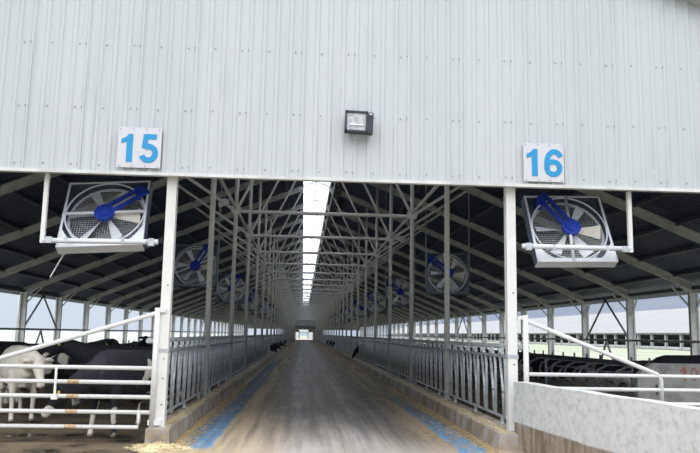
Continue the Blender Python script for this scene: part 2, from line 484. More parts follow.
struct(MB().box(((SL+SR)/2, YF+.02, 4.205), (SR-SL+1, .12, .05)).build('trim_5', beam_m))
for sg in (-1, 1):   # verge flashing
    xe = (SL-1.0) if sg < 0 else (SR+1.0)
    a = (CX, YF-.12, RZ-.30); b_ = (xe, YF-.12, roofz(xe)-.30)
    struct(MB().bar(a, b_, .22, .56).build('trim_6' if sg < 0 else 'trim_7', nb_wall_m))
# rows of screws
for z_, nm in ((6.34, 0), (5.27, 1), (4.33, 2)):
    mb = MB(); k = 0; x_ = -5.6
    while x_ < 7.2:
        if z_ < roofz(x_)-.3:
            mb.tube([(x_+.075, YF-.012, z_+.008*math.sin(k*2.3)), (x_+.075, YF+.001, z_+.008*math.sin(k*2.3))], .011, 6)
            if k % 2 == 0: mb.tube([(x_+.175, YF-.034, z_), (x_+.175, YF-.020, z_)], .010, 6)
        x_ += .44; k += 1
    s_ = mb.build('screw_row', screw_m, wf); s_['label'] = 'dark screw heads across the sheets'

# ------------------------------------------------------------------ digits
def stroke(mb, pts, w_, y0, y1):
    y0 = y0 - (.0016 if mb.v else 0)*(1+(len(mb.v) > 12))
    L, R_ = [], []
    for i, p in enumerate(pts):
        a = Vector(pts[max(i-1, 0)]); c_ = Vector(pts[min(i+1, len(pts)-1)])
        t_ = (c_-a).normalized(); n_ = Vector((-t_.y, t_.x)); p = Vector(p)
        L.append(p+n_*w_/2); R_.append(p-n_*w_/2)
    for i in range(len(pts)-1):
        mb.prism([tuple(L[i]), tuple(L[i+1]), tuple(R_[i+1]), tuple(R_[i])], y0, y1)
def arc(cx_, cz_, rx, rz, a0, a1, n=18):
    return [(cx_+rx*math.cos(math.radians(a0+(a1-a0)*i/n)), cz_+rz*math.sin(math.radians(a0+(a1-a0)*i/n))) for i in range(n+1)]
def digit(ch, ox, oz, h, y0, y1, wt=1.0):
    mb = MB(); T = lambda pts: [(ox+p[0]*h, oz+p[1]*h) for p in pts]
    w_ = .165*h*wt
    if ch == '1':
        mb.prism(T([(.26+.08*(1-wt), 0), (.46, 0), (.46, 1), (.31, 1), (.22, .89), (.06, .81), (.06, .65), (.26+.08*(1-wt), .72)]), y0, y1)
    if ch == '5':
        stroke(mb, T([(.14, .915), (.56, .915)]), w_, y0, y1)
        stroke(mb, T([(.20, .99), (.155, .50)]), w_*.95, y0, y1)
        stroke(mb, T(arc(.30, .325, .235, .245, 125, -160, 22)), w_, y0, y1)
    if ch == '6':
        stroke(mb, T(arc(.325, .31, .235, .23, 0, 360, 28)), w_, y0, y1)
        stroke(mb, T(arc(.37, .48, .28, .435, 35, 205, 20)), w_, y0, y1)
    if ch == '0':
        stroke(mb, T(arc(.31, .5, .22, .42, 0, 360, 28)), w_, y0, y1)
    if ch == '3':
        stroke(mb, T(arc(.28, .71, .2, .21, 150, -90, 18)), w_, y0, y1)
        stroke(mb, T(arc(.28, .29, .22, .21, 90, -150, 18)), w_, y0, y1)
    return mb
def sign(x0, x1, z0, z1, txt, label):
    r_ = empty('number_sign', ((x0+x1)/2, YF-.055, z0))
    w_ = x1-x0; h_ = z1-z0
    MB().box((0, 0, h_/2), (w_, .012, h_)).build('panel', sign_m, r_)
    for k, ch in enumerate(txt):
        d = digit(ch, -.315 + k*.325, .09, .46, -.012, -.007, 1.15).build('numeral', digit_m, r_)
        d['label'] = 'sky blue numeral ' + ch
    for i in range(4):
        for zz in (.025, h_-.03):
            MB().tube([(-w_/2+.04+i*(w_-.08)/3, -.014, zz), (-w_/2+.04+i*(w_-.08)/3, -.006, zz)], .009, 6).build('screw', screw_m, r_)
    tag(r_, label, 'sign')
sign(-3.04, -2.35, 4.29, 4.95, '15', 'white square sign reading 15 in sky blue above the front left fan')
sign(3.56, 4.24, 4.27, 4.92, '16', 'white square sign reading 16 in sky blue above the front right fan')

# ------------------------------------------------------------------ floodlight on the gable
r_ = empty('floodlight', (.805, YF-.03, 4.95))
r_.rotation_euler = (0, math.radians(1.5), 0)
h = MB()
for c_, d in (((-.205, -.16, .175), (.03, .14, .35)), ((.13, -.16, .175), (.03, .14, .35)), ((-.04, -.16, .335), (.36, .14, .03)), ((-.04, -.16, .015), (.36, .14, .03)), ((-.04, -.10, .175), (.36, .02, .35))): h.box(c_, d)
h.build('housing', black_m, r_)
MB().box((-.0375, -.19, .175), (.305, .02, .29)).build('glass', lens_m, r_)
MB().tube([(-.15, -.206, .12), (.07, -.206, .12)], .018, 8).build('lamp_tube', white_m, r_)
gb = MB().box((.19, -.13, .165), (.09, .17, .33)); gb.box((.19, -.13, .34), (.06, .10, .02))
gb.build('ballast_box', black_m, r_)
MB().box((.19, -.218, .31), (.05, .006, .025)).build('rating_plate', sign_m, r_)
br = MB().box((-.13, -.06, .02), (.03, .13, .02)).box((.05, -.06, .02), (.03, .13, .02)).box((-.04, -.015, -.02), (.22, .025, .10))
br.build('bracket', galv_m, r_)
tag(r_, 'square black floodlight with side ballast box on the metal gable above the lane', 'floodlight')

# ------------------------------------------------------------------ posts
pmesh = {}
def post(side_, i):
    x_ = XL if side_ == 'left' else XR
    y_ = frames[i]
    front = i == 0
    if front: x_ += .10 if side_ == 'left' else -.11
    top = 4.2 if front else roofz(x_)-.34
    key = ('f' if front else 'i', side_)
    r_ = empty('support_post', (x_, y_, .24))
    w_ = .155 if front else .125
    if key not in pmesh:
        h_ = roofz(x_)-.34-.24
        if front:
            a = MB().box((0, 0, h_/2), (w_, w_, h_))
        else:
            a = MB().tube([(0, 0, .012), (0, 0, h_)], .068, 12)
        me = a.mesh('shaft'); me.materials.append(post_m)
        if not front:
            for p in me.polygons: p.use_smooth = len(p.vertices) == 4
        bs = MB().box((0, 0, .006), (.24, .24, .012)); me2 = bs.mesh('base_plate'); me2.materials.append(galv_d)
        pmesh[key] = (me, me2)
    for nm, me in zip(('shaft', 'base_plate'), pmesh[key]):
        c_ = bpy.data.objects.new(nm, me); COL.objects.link(c_); c_.parent = r_
    if front:
        MB().box((0, 0, 1.18), (.18, .18, .05)).build('clamp', galv_m, r_)
        for zz in (.35, .75, 1.05, 2.2): MB().tube([(.02, -.085, zz), (.02, -.076, zz)], .014, 8).build('bolt', screw_m, r_)
        lb = 'square white steel post at the %s side of the lane entrance under the gable' % side_
    else:
        lb = 'round pale steel post in the %s row beside the lane, %s back from the gable' % (side_, ORD[i+1])
    tag(r_, lb, 'post', 'posts in the %s row beside the lane' % side_)
for s_ in ('left', 'right'):
    for i in range(NB+1): post(s_, i)

# ------------------------------------------------------------------ roof frames
CHZ = 5.62
def ibeam(mb, a, b_, w_, h_):
    a, b_ = Vector(a), Vector(b_)
    mb.bar(a, b_, .02, h_)
    t_ = (b_-a).normalized(); n_ = Vector((-t_.z, 0, t_.x)) if t_.x > 0 else Vector((t_.z, 0, -t_.x))
    for s_ in (-1, 1): mb.bar(a+n_*s_*h_/2, b_+n_*s_*h_/2, w_, .022)
tm = {}
def truss_mesh(nm, fn, m_):
    if nm not in tm:
        mb = MB(); fn(mb); me = mb.mesh(nm.split('#')[0]); me.materials.append(m_); tm[nm] = me
    return tm[nm]
ro = .24
def raft(sg):
    xe = SL if sg < 0 else SR
    def f(mb):
        ibeam(mb, (CX+sg*.80, 0, roofz(CX+.8)-ro), (xe, 0, roofz(xe)-ro), .18, .26)
        mb.tube([(CX, 0, RZ-ro+.10), (CX+sg*.85, 0, roofz(CX+.85)-ro+.05)], .03, 8)
        # haunch by the side column
        mb.prism([(xe, roofz(xe)-ro-.13), (xe, roofz(xe)-ro-.40), (xe-sg*.9, roofz(xe-sg*.9)-ro-.13)], -.01, .01)
    return f
def diag(sg):
    x0 = XL if sg < 0 else XR
    return lambda mb: mb.tube([(x0, 0, CHZ), (CX+sg*.80, 0, roofz(CX+.8)-ro-.10)], .045, 8)
def outb(sg):
    x0 = XL if sg < 0 else XR
    dx_ = (roofz(x0)-ro-.12-CHZ)/(SLOPE+.67)
    return lambda mb: mb.tube([(x0, 0, CHZ), (x0+sg*dx_, 0, CHZ+.67*dx_)], .05, 8)
def outb2(sg):
    x0 = XL if sg < 0 else XR
    x1 = x0+sg*6.2
    return lambda mb: mb.tube([(x0+sg*3.0, 0, roofz(x0+sg*3)-ro-.12), (x1, 0, roofz(x1)-ro-.12-.02)], .01, 6)
def guss(x0):
    return lambda mb: mb.prism([(x0-.13, CHZ-.10), (x0+.13, CHZ-.10), (x0+.19, CHZ+.12), (x0, CHZ+.22), (x0-.19, CHZ+.12)], -.012, .012)
def chord(mb): mb.tube([(XL, 0, CHZ), (XR, 0, CHZ)], .058, 10)
for i, yy in enumerate(frames):
    r_ = empty('roof_truss', (0, yy, 0))
    parts = [('rafter#l', raft(-1), beam_m), ('rafter#r', raft(1), beam_m), ('diagonal#l', diag(-1), tube_m), ('diagonal#r', diag(1), tube_m),
             ('brace#l', outb(-1), tube_m), ('brace#r', outb(1), tube_m), ('bottom_chord', chord, tube_m), ('gusset_plate#l', guss(XL), tube_m), ('gusset_plate#r', guss(XR), tube_m)]
    for nm, fn, m_ in parts:
        c_ = bpy.data.objects.new(nm.split('#')[0], truss_mesh(nm, fn, m_)); COL.objects.link(c_); c_.parent = r_
        if nm.startswith('gusset'): c_.location = (0, -.06, 0)
    lb = 'grey steel roof frame with cross tube and diagonals over the lane, %s from the gable' % ORD[i+1] if i else 'grey steel roof frame directly behind the front gable sheets'
    tag(r_, lb, 'roof frame', 'roof frames along the barn')
for x_, nm in ((XL, 'left'), (XR, 'right')):
    sg = -1 if nm == 'left' else 1
    tag(MB().tube([(x_+sg*.0, Y0, CHZ+.10), (x_, YE, CHZ+.10)], .045, 8).build('tie_tube', tube_m),
        'long tie tube linking the tops of the %s row of posts along the barn' % nm, 'tie tube')

# ------------------------------------------------------------------ side columns, rails, braces
cm = None
def column(side_, i):
    global cm
    x_ = SL if side_ == 'left' else SR; sg = -1 if side_ == 'left' else 1
    r_ = empty('side_column', (x_, frames[i], 0))
    if sg > 0: r_.rotation_euler = (0, 0, PI)
    h_ = roofz(x_)-.33
    if cm is None:
        a = MB()
        for d in (-.15, .15): a.box((d, 0, h_/2), (.08, .16, h_))
        a.box((0, .03, h_/2), (.24, .02, h_-.02))
        for k in range(9): a.box((0, 0, .3+k*.42), (.26, .10, .03))
        a.box((0, 0, .01), (.36, .42, .02)); a.box((0, 0, h_-.02), (.40, .2, .04))
        A = a.mesh('shaft'); A.materials.append(tube_m)
        b2 = MB().bar((0, 0, h_-.75), (.95, 0, h_+.28), .06, .06); B = b2.mesh('knee_brace'); B.materials.append(beam_m)
        c2 = MB().bar((0, .1, h_-.8), (0, .85, h_+.05), .05, .05, (1,0,0)); C_ = c2.mesh('eave_brace'); C_.materials.append(beam_m)
        cm = (A, B, C_)
    for nm, me in zip(('shaft', 'knee_brace', 'eave_brace'), cm):
        c_ = bpy.data.objects.new(nm, me); COL.objects.link(c_); c_.parent = r_
    tag(r_, 'pale twin-flange column on the open %s side of the barn, %s back from the gable' % (side_, ORD[i+1]), 'column', 'columns along the open %s side' % side_)
for s_ in ('left', 'right'):
    for i in range(NB+1): column(s_, i)
for x_, nm in ((SL, 'left'), (SR, 'right')):
    sg = -1 if x_ < 0 else 1
    tag(MB().tube([(x_-sg*.12, Y0, 1.68), (x_-sg*.12, YE, 1.68)], .055, 8).build('side_rail', galv_d), 'long grey rail at chest height along the open %s side' % nm, 'rail')
    tag(MB().box((x_, (Y0+YE)/2, roofz(x_)-.27), (.10, YE-Y0, .16)).build('eave_beam', brace_m), 'dark eave beam on top of the %s side columns' % nm, 'beam')
    struct(MB().box((x_+sg*.25, (Y0+YE)/2, .15), (.2, YE-Y0, .5)).build('wall_%s' % nm, kerb_m))
    h_ = roofz(x_)-.38
    for j, i in enumerate((5, 11, 17) if sg < 0 else (4, 10, 16)):
        ym = frames[i]+3; r_ = empty('cross_brace', (x_-sg*.02, ym, 0))
        MB().bar((0, 0, h_), (0, -2.85, 1.7), .05, .09, (1,0,0)).build('arm', brace_m, r_)
        MB().bar((0, 0, h_), (0, 2.85, 1.7), .05, .09, (1,0,0)).build('arm', brace_m, r_)
        MB().bar((0, 0, 1.62), (0, -.95, .42), .05, .09, (1,0,0)).build('arm', brace_m, r_)
        MB().bar((0, 0, 1.62), (0, .95, .42), .05, .09, (1,0,0)).build('arm', brace_m, r_)
        MB().box((0, 0, h_-.02), (.03, .4, .22)).build('gusset_plate', brace_m, r_)
        tag(r_, 'dark inverted V brace on the %s side, %s from the gable' % (nm, ('nearest', 'second', 'third')[j]), 'brace', 'inverted V braces on the %s side' % nm)

# ------------------------------------------------------------------ headlock fences
HY = [BAY/9*(k+.5) for k in range(9)]
hm = {}
def unit_bar():      # one headlock: fixed pipe, leaning lock bar, stop
    a = MB()
    a.tube([(0, -.22, .14), (0, -.22, .98), (0, -.17, 1.14)], .027, 8)
    return a
def lock_bar():
    a = MB(); a.tube([(.0, -.10, .14), (.0, -.05, .55), (.0, .13, 1.14)], .025, 8)
    a.box((0, -.07, .56), (.05, .07, .05)); return a
def fix2():
    a = MB(); a.tube([(.0, .24, .14), (.0, .24, 1.0), (.0, .20, 1.14)], .019, 8); return a
def latch():
    a = MB(); a.box((0, .05, 1.205), (.06, .22, .045)).box((0, -.04, 1.25), (.045, .03, .09)).box((0, .14, 1.25), (.045, .03, .07)); return a
for nm, fn, m_ in (('upright', unit_bar, galv_m), ('lock_bar', lock_bar, galv_m), ('latch', latch, lock_m)):
    me = fn().mesh(nm); me.materials.append(m_)
    for p in me.polygons: p.use_smooth = len(p.vertices) == 4 and nm != 'latch'
    hm[nm] = me
def rails():
    t_ = MB().tube([(0, .04, 1.15), (0, BAY-.04, 1.15)], .026, 8)
    b_ = MB().tube([(0, .04, .12), (0, BAY-.04, .12)], .026, 8)
    return t_, b_
t_, b_ = rails()
hm['top_rail'] = t_.mesh('top_rail'); hm['bottom_rail'] = b_.mesh('bottom_rail')
hm['foot'] = MB().tube([(0, 0, 0), (0, 0, .13)], .03, 8).mesh('foot')
for k in ('top_rail', 'bottom_rail', 'foot'): hm[k].materials.append(galv_m)
# whole far panel as one mesh
fp = MB()
for k in HY:
    for src in (unit_bar(), lock_bar(), latch()):
        n = len(fp.v); fp.v += [v_+Vector((0, k, 0)) for v_ in src.v]; fp.f += [[q+n for q in f_] for f_ in src.f]
for src in rails():
    n = len(fp.v); fp.v += src.v; fp.f += [[q+n for q in f_] for f_ in src.f]
fp.tube([(0, 3, 0), (0, 3, .13)], .03, 8)
farp = fp.mesh('headlock_panel'); farp.materials.append(galv_m)
for x_, sname in ((XL, 'left'), (XR, 'right')):
    sg = -1 if x_ < 0 else 1
    for i in range(NB):
        lb = 'galvanised headlock panel of leaning bars on the %s kerb, %s from the gable' % (sname, ORD[i+1])
        if i < 6:
            r_ = empty('headlock_panel', (x_-sg*.0, frames[i], .24))
            for nm in ('top_rail', 'bottom_rail'):
                c_ = bpy.data.objects.new(nm, hm[nm]); COL.objects.link(c_); c_.parent = r_
            for k in HY:
                for nm in ('upright', 'lock_bar', 'latch'):
                    c_ = bpy.data.objects.new(nm, hm[nm]); COL.objects.link(c_); c_.parent = r_; c_.location = (0, k, 0)
            for k in (1.0, 3.0, 5.0):
                c_ = bpy.data.objects.new('foot', hm['foot']); COL.objects.link(c_); c_.parent = r_; c_.location = (0, k, 0)
        else:
            r_ = bpy.data.objects.new('headlock_panel', farp); COL.objects.link(r_); r_.location = (x_, frames[i], .24)
        tag(r_, lb, 'headlock panel', 'headlock panels on the %s kerb' % sname)
    xx = x_+sg*.16
    nr = empty('neck_rail', (xx, Y0, 0))
    MB().tube([(0, .1, 1.56), (0, YE-Y0, 1.56)], .05, 10).build('pipe', galv_m, nr, True)
    for i in range(NB+1):
        if i < 10: MB().box((-sg*.08, i*BAY+.12*0+.0, 1.56), (.20, .05, .05)).build('bracket', galv_m, nr)
    tag(nr, 'thick galvanised neck pipe above the %s headlocks running down the barn' % sname, 'rail')

# ------------------------------------------------------------------ fans
FW = 1.38
def fan_parts(root, rot, tilt, roll):
    """housing square in XZ, front toward -Y, rot = turn of strut and belt guard"""
    rx = Matrix.Rotation(roll, 4, 'Y') @ Matrix.Rotation(-tilt, 4, 'X')
    def add(mb, nm, m_, sm=False, spin=False):
        for i, p in enumerate(mb.v):
            if spin: p = Matrix.Rotation(rot, 3, 'Y') @ p
            mb.v[i] = rx.to_3x3() @ p
        return mb.build(nm, m_, root, sm)
    H = FW/2; D = .09
    a = MB()
    for s_ in (-1, 1):
        a.box((s_*H, 0, 0), (.02, 2*D, FW))
    a.box((0, 0, H), (FW, 2*D, .02))
    add(a, 'housing', panel_m)
    a = MB().box((0, 0, -H), (FW, 2*D, .02)).box((0, -D, -H+.03), (FW, .012, .07)).box((0, -D, H-.02), (FW, .012, .03))
    for s_ in (-1, 1): a.box((s_*(H-.02), -D, 0), (.035, .012, FW))
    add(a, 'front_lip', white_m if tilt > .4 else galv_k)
    # rear panel with a round opening
    a = MB(); N = 48; R_ = .62
    for yy in (D-.02, D-.01):
        for rr_ in (0, 1):
            for k in range(N):
                an = 2*PI*k/N; c_, s_ = math.cos(an), math.sin(an)
                if rr_ == 0: a.v.append(Vector((R_*c_, yy, R_*s_)))
                else:
                    q = H/max(abs(c_), abs(s_)); a.v.append(Vector((q*c_, yy, q*s_)))
    for k in range(N):
        j = (k+1) % N
        a.f += [[k, j, N+j, N+k], [2*N+k, 3*N+k, 3*N+j, 2*N+j], [k, 2*N+k, 2*N+j, j], [N+j, 3*N+j, 3*N+k, N+k]]
    add(a, 'rear_panel', panel_m)
    a = MB()
    for (ya, yb, ra, rb) in ((-D+.02, D-.02, .655, .62),):
        for rr_, y_ in ((ra, yb-.012), (rb, yb), (rb-.012, yb), (ra-.012, yb-.012)):
            for k in range(N):
                an = 2*PI*k/N; a.v.append(Vector((rr_*math.cos(an), y_, rr_*math.sin(an))))
        for lay in range(4):
            for k in range(N):
                j = (k+1) % N; A = lay*N; B = ((lay+1) % 4)*N
                a.f.append([A+k, A+j, B+j, B+k])
    a.tube([(.65*math.cos(2*PI*k/N), -D+.01, .65*math.sin(2*PI*k/N)) for k in range(N+1)], .014, 6, False)
    add(a, 'venturi_ring', white_m)
    for s_ in (-1, 1):
        a = MB().prism([(s_*H, -H), (s_*(H-.34), -H), (s_*(H-.20), -H+.13), (s_*(H-.10), -H+.26), (s_*H, -H+.44)], -D-.004, -D+.01)
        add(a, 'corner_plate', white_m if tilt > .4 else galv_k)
    # wire guard at the rear
    a = MB(); st = .042; k = -14
    while k <= 14:
        q = k*st
        if abs(q) < .62:
            L = math.sqrt(.62*.62-q*q)
            a.box((q, D-.035, 0), (.0065, .005, 2*L)); a.box((0, D-.030, q), (2*L, .005, .0065))
        k += 1
    add(a, 'wire_guard', galv_m)
    # blades
    for k in range(6):
        an = 2*PI*k/6-.06
        a = MB(); n0 = 0; prev = None
        for (rr_, wd, tw) in ((.10, .03, .9), (.22, .055, .8), (.40, .085, .62), (.57, .10 if k else .13, .5)):
            for e in (-1, 1):
                base = Vector((math.cos(an)*rr_, 0, math.sin(an)*rr_)); tn = Vector((-math.sin(an), 0, math.cos(an)))
                off = tn*(e*wd*math.cos(tw)) + Vector((0, -1, 0))*(e*wd*math.sin(tw))
                for th in (-.004, .004): a.v.append(base+off+Vector((0, th, 0)))
        for q in range(3):
            o0 = q*4
            a.f += [[o0, o0+2, o0+6, o0+4], [o0+1, o0+5, o0+7, o0+3], [o0, o0+4, o0+5, o0+1], [o0+2, o0+3, o0+7, o0+6]]
        a.f += [[0, 1, 3, 2], [12, 14, 15, 13]]
        add(a, 'blade', lit_blade_m if k == 0 else white_m)
    # strut, hub, belt guard, motor
    a = MB().tube([(-H, -D-.0, .0), (H, -D-.0, .0)], .028, 8)
    add(a, 'strut', white_m, True, True)
    a = MB().tube([(0, -D-.05, -.02), (0, -D+.02, -.02)], .165, 20)
    a.tube([(0, -D-.07, -.02), (0, -D-.05, -.02)], .10, 16)
    add(a, 'pulley_guard', blue_m, False, True)
    a = MB().bar((.05, -D-.035, .12), (.56, -D-.035, .50), .05, .055, (-.46, 0, .53))
    a.bar((.13, -D-.035, .0), (.66, -D-.035, .40), .05, .055, (-.46, 0, .53))
    a.bar((.54, -D-.035, .52), (.68, -D-.035, .38), .05, .06)
    add(a, 'belt_guard', blue_m, False, True)
    a = MB().tube([(.52, -.12, .46), (.52, .12, .46)], .085, 14)
    add(a, 'motor', blue_m, False, True)
fans = {}
def make_fan(key, loc, rot, tilt, label, group, roll=0.0):
    r_ = empty('barn_fan', loc)
    fan_parts(r_, rot, tilt, roll)
    tag(r_, label, 'fan', group)
    return r_
FG = 'square belt-driven fans hung beside the lane'
make_fan('a', (-3.36, 12.55, 3.62), 0, math.radians(30), 'large square fan with blue hub at the front left beneath sign 15', FG, math.radians(-3.5))
make_fan('b', (4.56, 12.50, 3.58), math.radians(-84), math.radians(27), 'large square fan with blue hub at the front right beneath sign 16', FG, math.radians(-1.5))
for fn, dy_, dz_ in (('barn_fan', -.59, -.49), ('barn_fan.001', -.54, -.36)):
    for s_ in (-.45, .45):
        MB().bar((s_, -.10, -.42), (s_, dy_, dz_), .035, .02).bar((s_, dy_-.045, dz_), (s_, dy_+.045, dz_), .04, .09).build('pipe_clip', galv_m, bpy.data.objects[fn])
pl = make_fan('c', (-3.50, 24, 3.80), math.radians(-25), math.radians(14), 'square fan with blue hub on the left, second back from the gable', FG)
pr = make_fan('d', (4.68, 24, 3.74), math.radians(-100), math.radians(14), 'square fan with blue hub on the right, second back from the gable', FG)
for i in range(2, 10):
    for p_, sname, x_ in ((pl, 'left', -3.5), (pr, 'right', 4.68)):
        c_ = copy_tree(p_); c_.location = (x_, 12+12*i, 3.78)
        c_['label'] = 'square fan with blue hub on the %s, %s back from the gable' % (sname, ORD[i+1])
for i in range(1, 10):   # hanger rods of the inner fans
    for sname, x_ in (('left', -3.5), ('right', 4.68)):
        r_ = empty('fan_hanger', (x_, 12+12*i, 0))
        for s_ in (-1, 1):
            xx = x_+s_*.72; MB().tube([(s_*.72, 0, 3.2), (s_*.72, 0, roofz(xx)-.45)], .012, 6).build('rod', galv_m, r_)
        tag(r_, 'pair of thin hanger rods holding the %s back fan on the %s' % (ORD[i+1], sname), 'hanger', 'hanger rods of the inner fans')
# support pipe frames of the two front fans
for x0, x1, z0, sname in ((XL-.08, -4.17, 3.13, 'left'), (XR+.08, 5.42, 3.22, 'right')):
    sg = -1 if x1 < 0 else 1
    r_ = empty('fan_support', (x0, 11.96, z0))
    MB().tube([(0, 0, 0), (x1-x0, 0, -.02 if sg < 0 else 0)], .042, 12).build('cross_pipe', white_m, r_, True)
    MB().box((x1-x0, 0, (4.19-z0)/2-.03), (.065, .065, 4.19-z0+.06)).build('drop_post', post_m, r_)
    MB().box((sg*.10, -.01, -.01), (.09, .11, .12)).build('clamp', galv_m, r_)
    MB().box((x1-x0-sg*.10, 0, -.01), (.09, .09, .10)).build('clamp', galv_m, r_)
    tag(r_, 'white pipe and drop post carrying the front %s fan' % sname, 'pipe bracket')
tag(MB().tube([(-3.84, 12.36, 3.14), (-4.0, 12.3, 2.8), (-4.12, 12.3, 2.55)], .010, 6).build('fan_cable', strap_m), 'thin pale cable dangling below the front left fan', 'cable')

# ------------------------------------------------------------------ small lamps at frame joints, cable coil
def lamp(x_, y_, z_, sg, label):
    r_ = empty('barn_lamp', (x_, y_, z_))
    r_.rotation_euler = (math.radians(20), math.radians(sg*22), 0)
    MB().box((0, 0, 0), (.36, .22, .13)).box((0, 0, .10), (.24, .14, .08)).build('housing', white_m, r_)
    MB().box((0, -.0, -.073), (.32, .18, .016)).build('lens', lens_m, r_)
    MB().bar((-sg*.05, 0, .12), (-sg*.34, 0, .0), .03, .03).build('bracket', galv_m, r_)
    tag(r_, label, 'lamp', 'small lamps on the frame joints')
for k in range(5): lamp(-2.68, 23.9+12*k, 5.86, -1, 'small white lamp on the left post row, %s back from the gable' % ORD[k+1])
for k in range(5): lamp(3.84, 29.9+12*k, 5.62, 1, 'small white lamp on the right post row, %s back from the gable' % ORD[k+1])
a = MB()
for q in range(3): a.tube([(.17*math.cos(2*PI*k/20), -.09-.02*q, .17*math.sin(2*PI*k/20)) for k in range(21)], .016, 6, False)
tag(a.build('cable_coil', dark_m, None, True, (XR, 30, 3.88)), 'dark coil of cable hung high on a right row post', 'cable')

# ------------------------------------------------------------------ pen gates across the barn front
def gate(sg, x0, x1, label):
    r_ = empty('pen_gate', (x0, 11.9, 0))
    w_ = x1-x0
    MB().tube([(0, 0, .20), (0, 0, 2.08)], .045, 12).build('hinge_post', rust_m, r_, True)
    for b_ in (((-sg*.05, 0, 2.04), (.16, .05, .06)), ((-sg*.04, 0, .32), (.2, .05, .08))): MB().box(*b_).build('hinge', rust_m, r_)
    for k, z_ in enumerate((1.14, .92, .70, .47, .245)):
        if k == 4: MB().tube([(sg*.20, 0, z_+.22), (sg*.20, 0, z_), (w_, 0, z_)], .032, 10).build('rail', rust_m, r_, True)
        else: MB().tube([(0, 0, z_), (w_, 0, z_)], .033, 10).build('rail', rust_m, r_, True)
    dx_ = 2.70 if sg < 0 else 2.22
    MB().tube([(0, 0, 2.0), (sg*(dx_-.06), 0, 1.17), (sg*dx_, 0, 1.08), (sg*dx_, 0, .60)], .036, 10).build('top_stay', rust_m, r_, True)
    tag(r_, label, 'gate')
    return r_
gate(-1, -2.29, -8.8, 'white tube gate with sloping stay across the left pen in front of the cows')
gate(1, 3.60, 10.2, 'white tube gate with sloping stay across the right pen behind the limed wall')
tag(MB().box((0, 0, -.21), (.035, .01, .44)).box((0, -.005, -.45), (.09, .05, .07)).build('strap', strap_m, None, False, (-3.77, 11.85, 1.14)), 'white strap with a buckle hanging from top rail of the left gate', 'strap')
# worn rusty bands on the left gate rails
for k, z_ in enumerate((.92, .70, .47, .245)):
    c_ = MB().tube([(-3.60, 11.9, z_), (-3.42, 11.9, z_)], .0345, 10).build('rubbing_sleeve', mat('rusty_band_%d' % k, (.50, .36, .22), .8, 0, .2, 25))
    c_.parent = bpy.data.objects['pen_gate']; c_.matrix_parent_inverse = Matrix.Translation((2.29, -11.9, 0)); c_['label'] = 'brown rusty band'

# ------------------------------------------------------------------ limed wall beside the lane entrance
xa, ya, xb, yb = 3.35, 11.74, 4.95, 2.2
dirn = Vector((xb-xa, yb-ya, 0)).normalized(); nrm = Vector((-dirn.y, dirn.x, 0))
if nrm.x < 0: nrm = -nrm
a = MB(); N = 24; th = .20
for i in range(N+1):
    p = Vector((xa, ya, 0)).lerp(Vector((xb, yb, 0)), i/N)
    for q in (p, p+nrm*th):
        for z_ in (-.05, 1.03+.006*math.sin(i*1.7)): a.v.append(q+Vector((0, 0, z_)))
for i in range(N):
    o0 = i*4
    a.f += [[o0, o0+1, o0+5, o0+4], [o0+2, o0+6, o0+7, o0+3], [o0+1, o0+3, o0+7, o0+5]]
a.f += [[0, 2, 3, 1], [N*4, N*4+1, N*4+3, N*4+2]]
tag(a.build('low_wall', lime_m), 'low limed concrete wall with brown dirty foot at the right of the lane', 'wall')

# stall end wall with red number
r_ = empty('stall_end_wall', (7.3, 16, 0))
MB().prism([(0, 0), (4.4, 0), (4.4, 1.22), (.34, 1.22), (.06, 1.0), (0, .9)], 0, .18).build('slab', block_m, r_)
for k, ch in enumerate('103'):
    d = digit(ch, .955+k*.225, .845, .30, -.006, -.001, .55).build('numeral', red_m, r_); d['label'] = 'faded red painted numeral ' + ch
MB().box((.42, -.012, .66), (.035, .025, .2)).build('slot_plate', dark_m, r_)
tag(r_, 'grey concrete end wall of the right stalls with a faded red painted number', 'wall')

# ------------------------------------------------------------------ free stalls (dividers hang from a beam)
def stalls(x0, sg, sname):
    y0 = 16.2
    n_ = 60
    ys = 18.3
    struct(MB().box((x0+sg*2.4, (ys+YE)/2, .09), (4.9, YE-ys, .18)).build('floor_stalls_' + sname, kerb_m))
    nb_ = empty('stall_beam', (x0, y0, 0))
    MB().box((0, (YE-y0)/2, 1.16), (.12, YE-y0, .10)).build('beam', dark_m, nb_)
    for k in range(17): MB().tube([(0, .1+k*7.2, 0 if k == 0 else .18), (0, .1+k*7.2, 1.12)], .04, 8).build('upright', galv_d, nb_)
    tag(nb_, 'long dark beam on uprights along the front of the %s free stalls' % sname, 'beam')
    dm = MB()
    dm.tube([(2.3, 0, 1.0), (1.2, 0, 1.05), (.55, 0, 1.02), (.28, 0, .90), (.20, 0, .70), (.30, 0, .50), (.55, 0, .40), (.80, 0, .48), (.92, 0, .66), (1.05, 0, .78), (1.4, 0, .74), (2.3, 0, .70)], .03, 8)
    dm.tube([(.5, 0, 1.02), (.5, 0, 1.12)], .03, 8)
    dm.tube([(2.3, 0, .18), (2.3, 0, 1.2)], .035, 8); dm.tube([(1.98, 0, .75), (2.3, 0, .75)], .028, 8)
    if sg < 0:
        for p in dm.v: p.x = -p.x
    me = dm.mesh('stall_divider'); me.materials.append(galv_d)
    for p in me.polygons: p.use_smooth = True
    for k in range(n_):
        o_ = bpy.data.objects.new('stall_divider', me); COL.objects.link(o_); o_.location = (x0, ys+.5+k*1.2, 0)
        if k < 12: lb = 'curved tube divider of the %s free stalls, %s from the front' % (sname, ORD[k+1])
        else: lb = 'small distant curved tube divider far back in the %s free stalls' % sname
        tag(o_, lb, 'stall divider', 'tube dividers of the %s free stalls' % sname)
stalls(7.75, 1, 'right')
stalls(-6.9, -1, 'left')

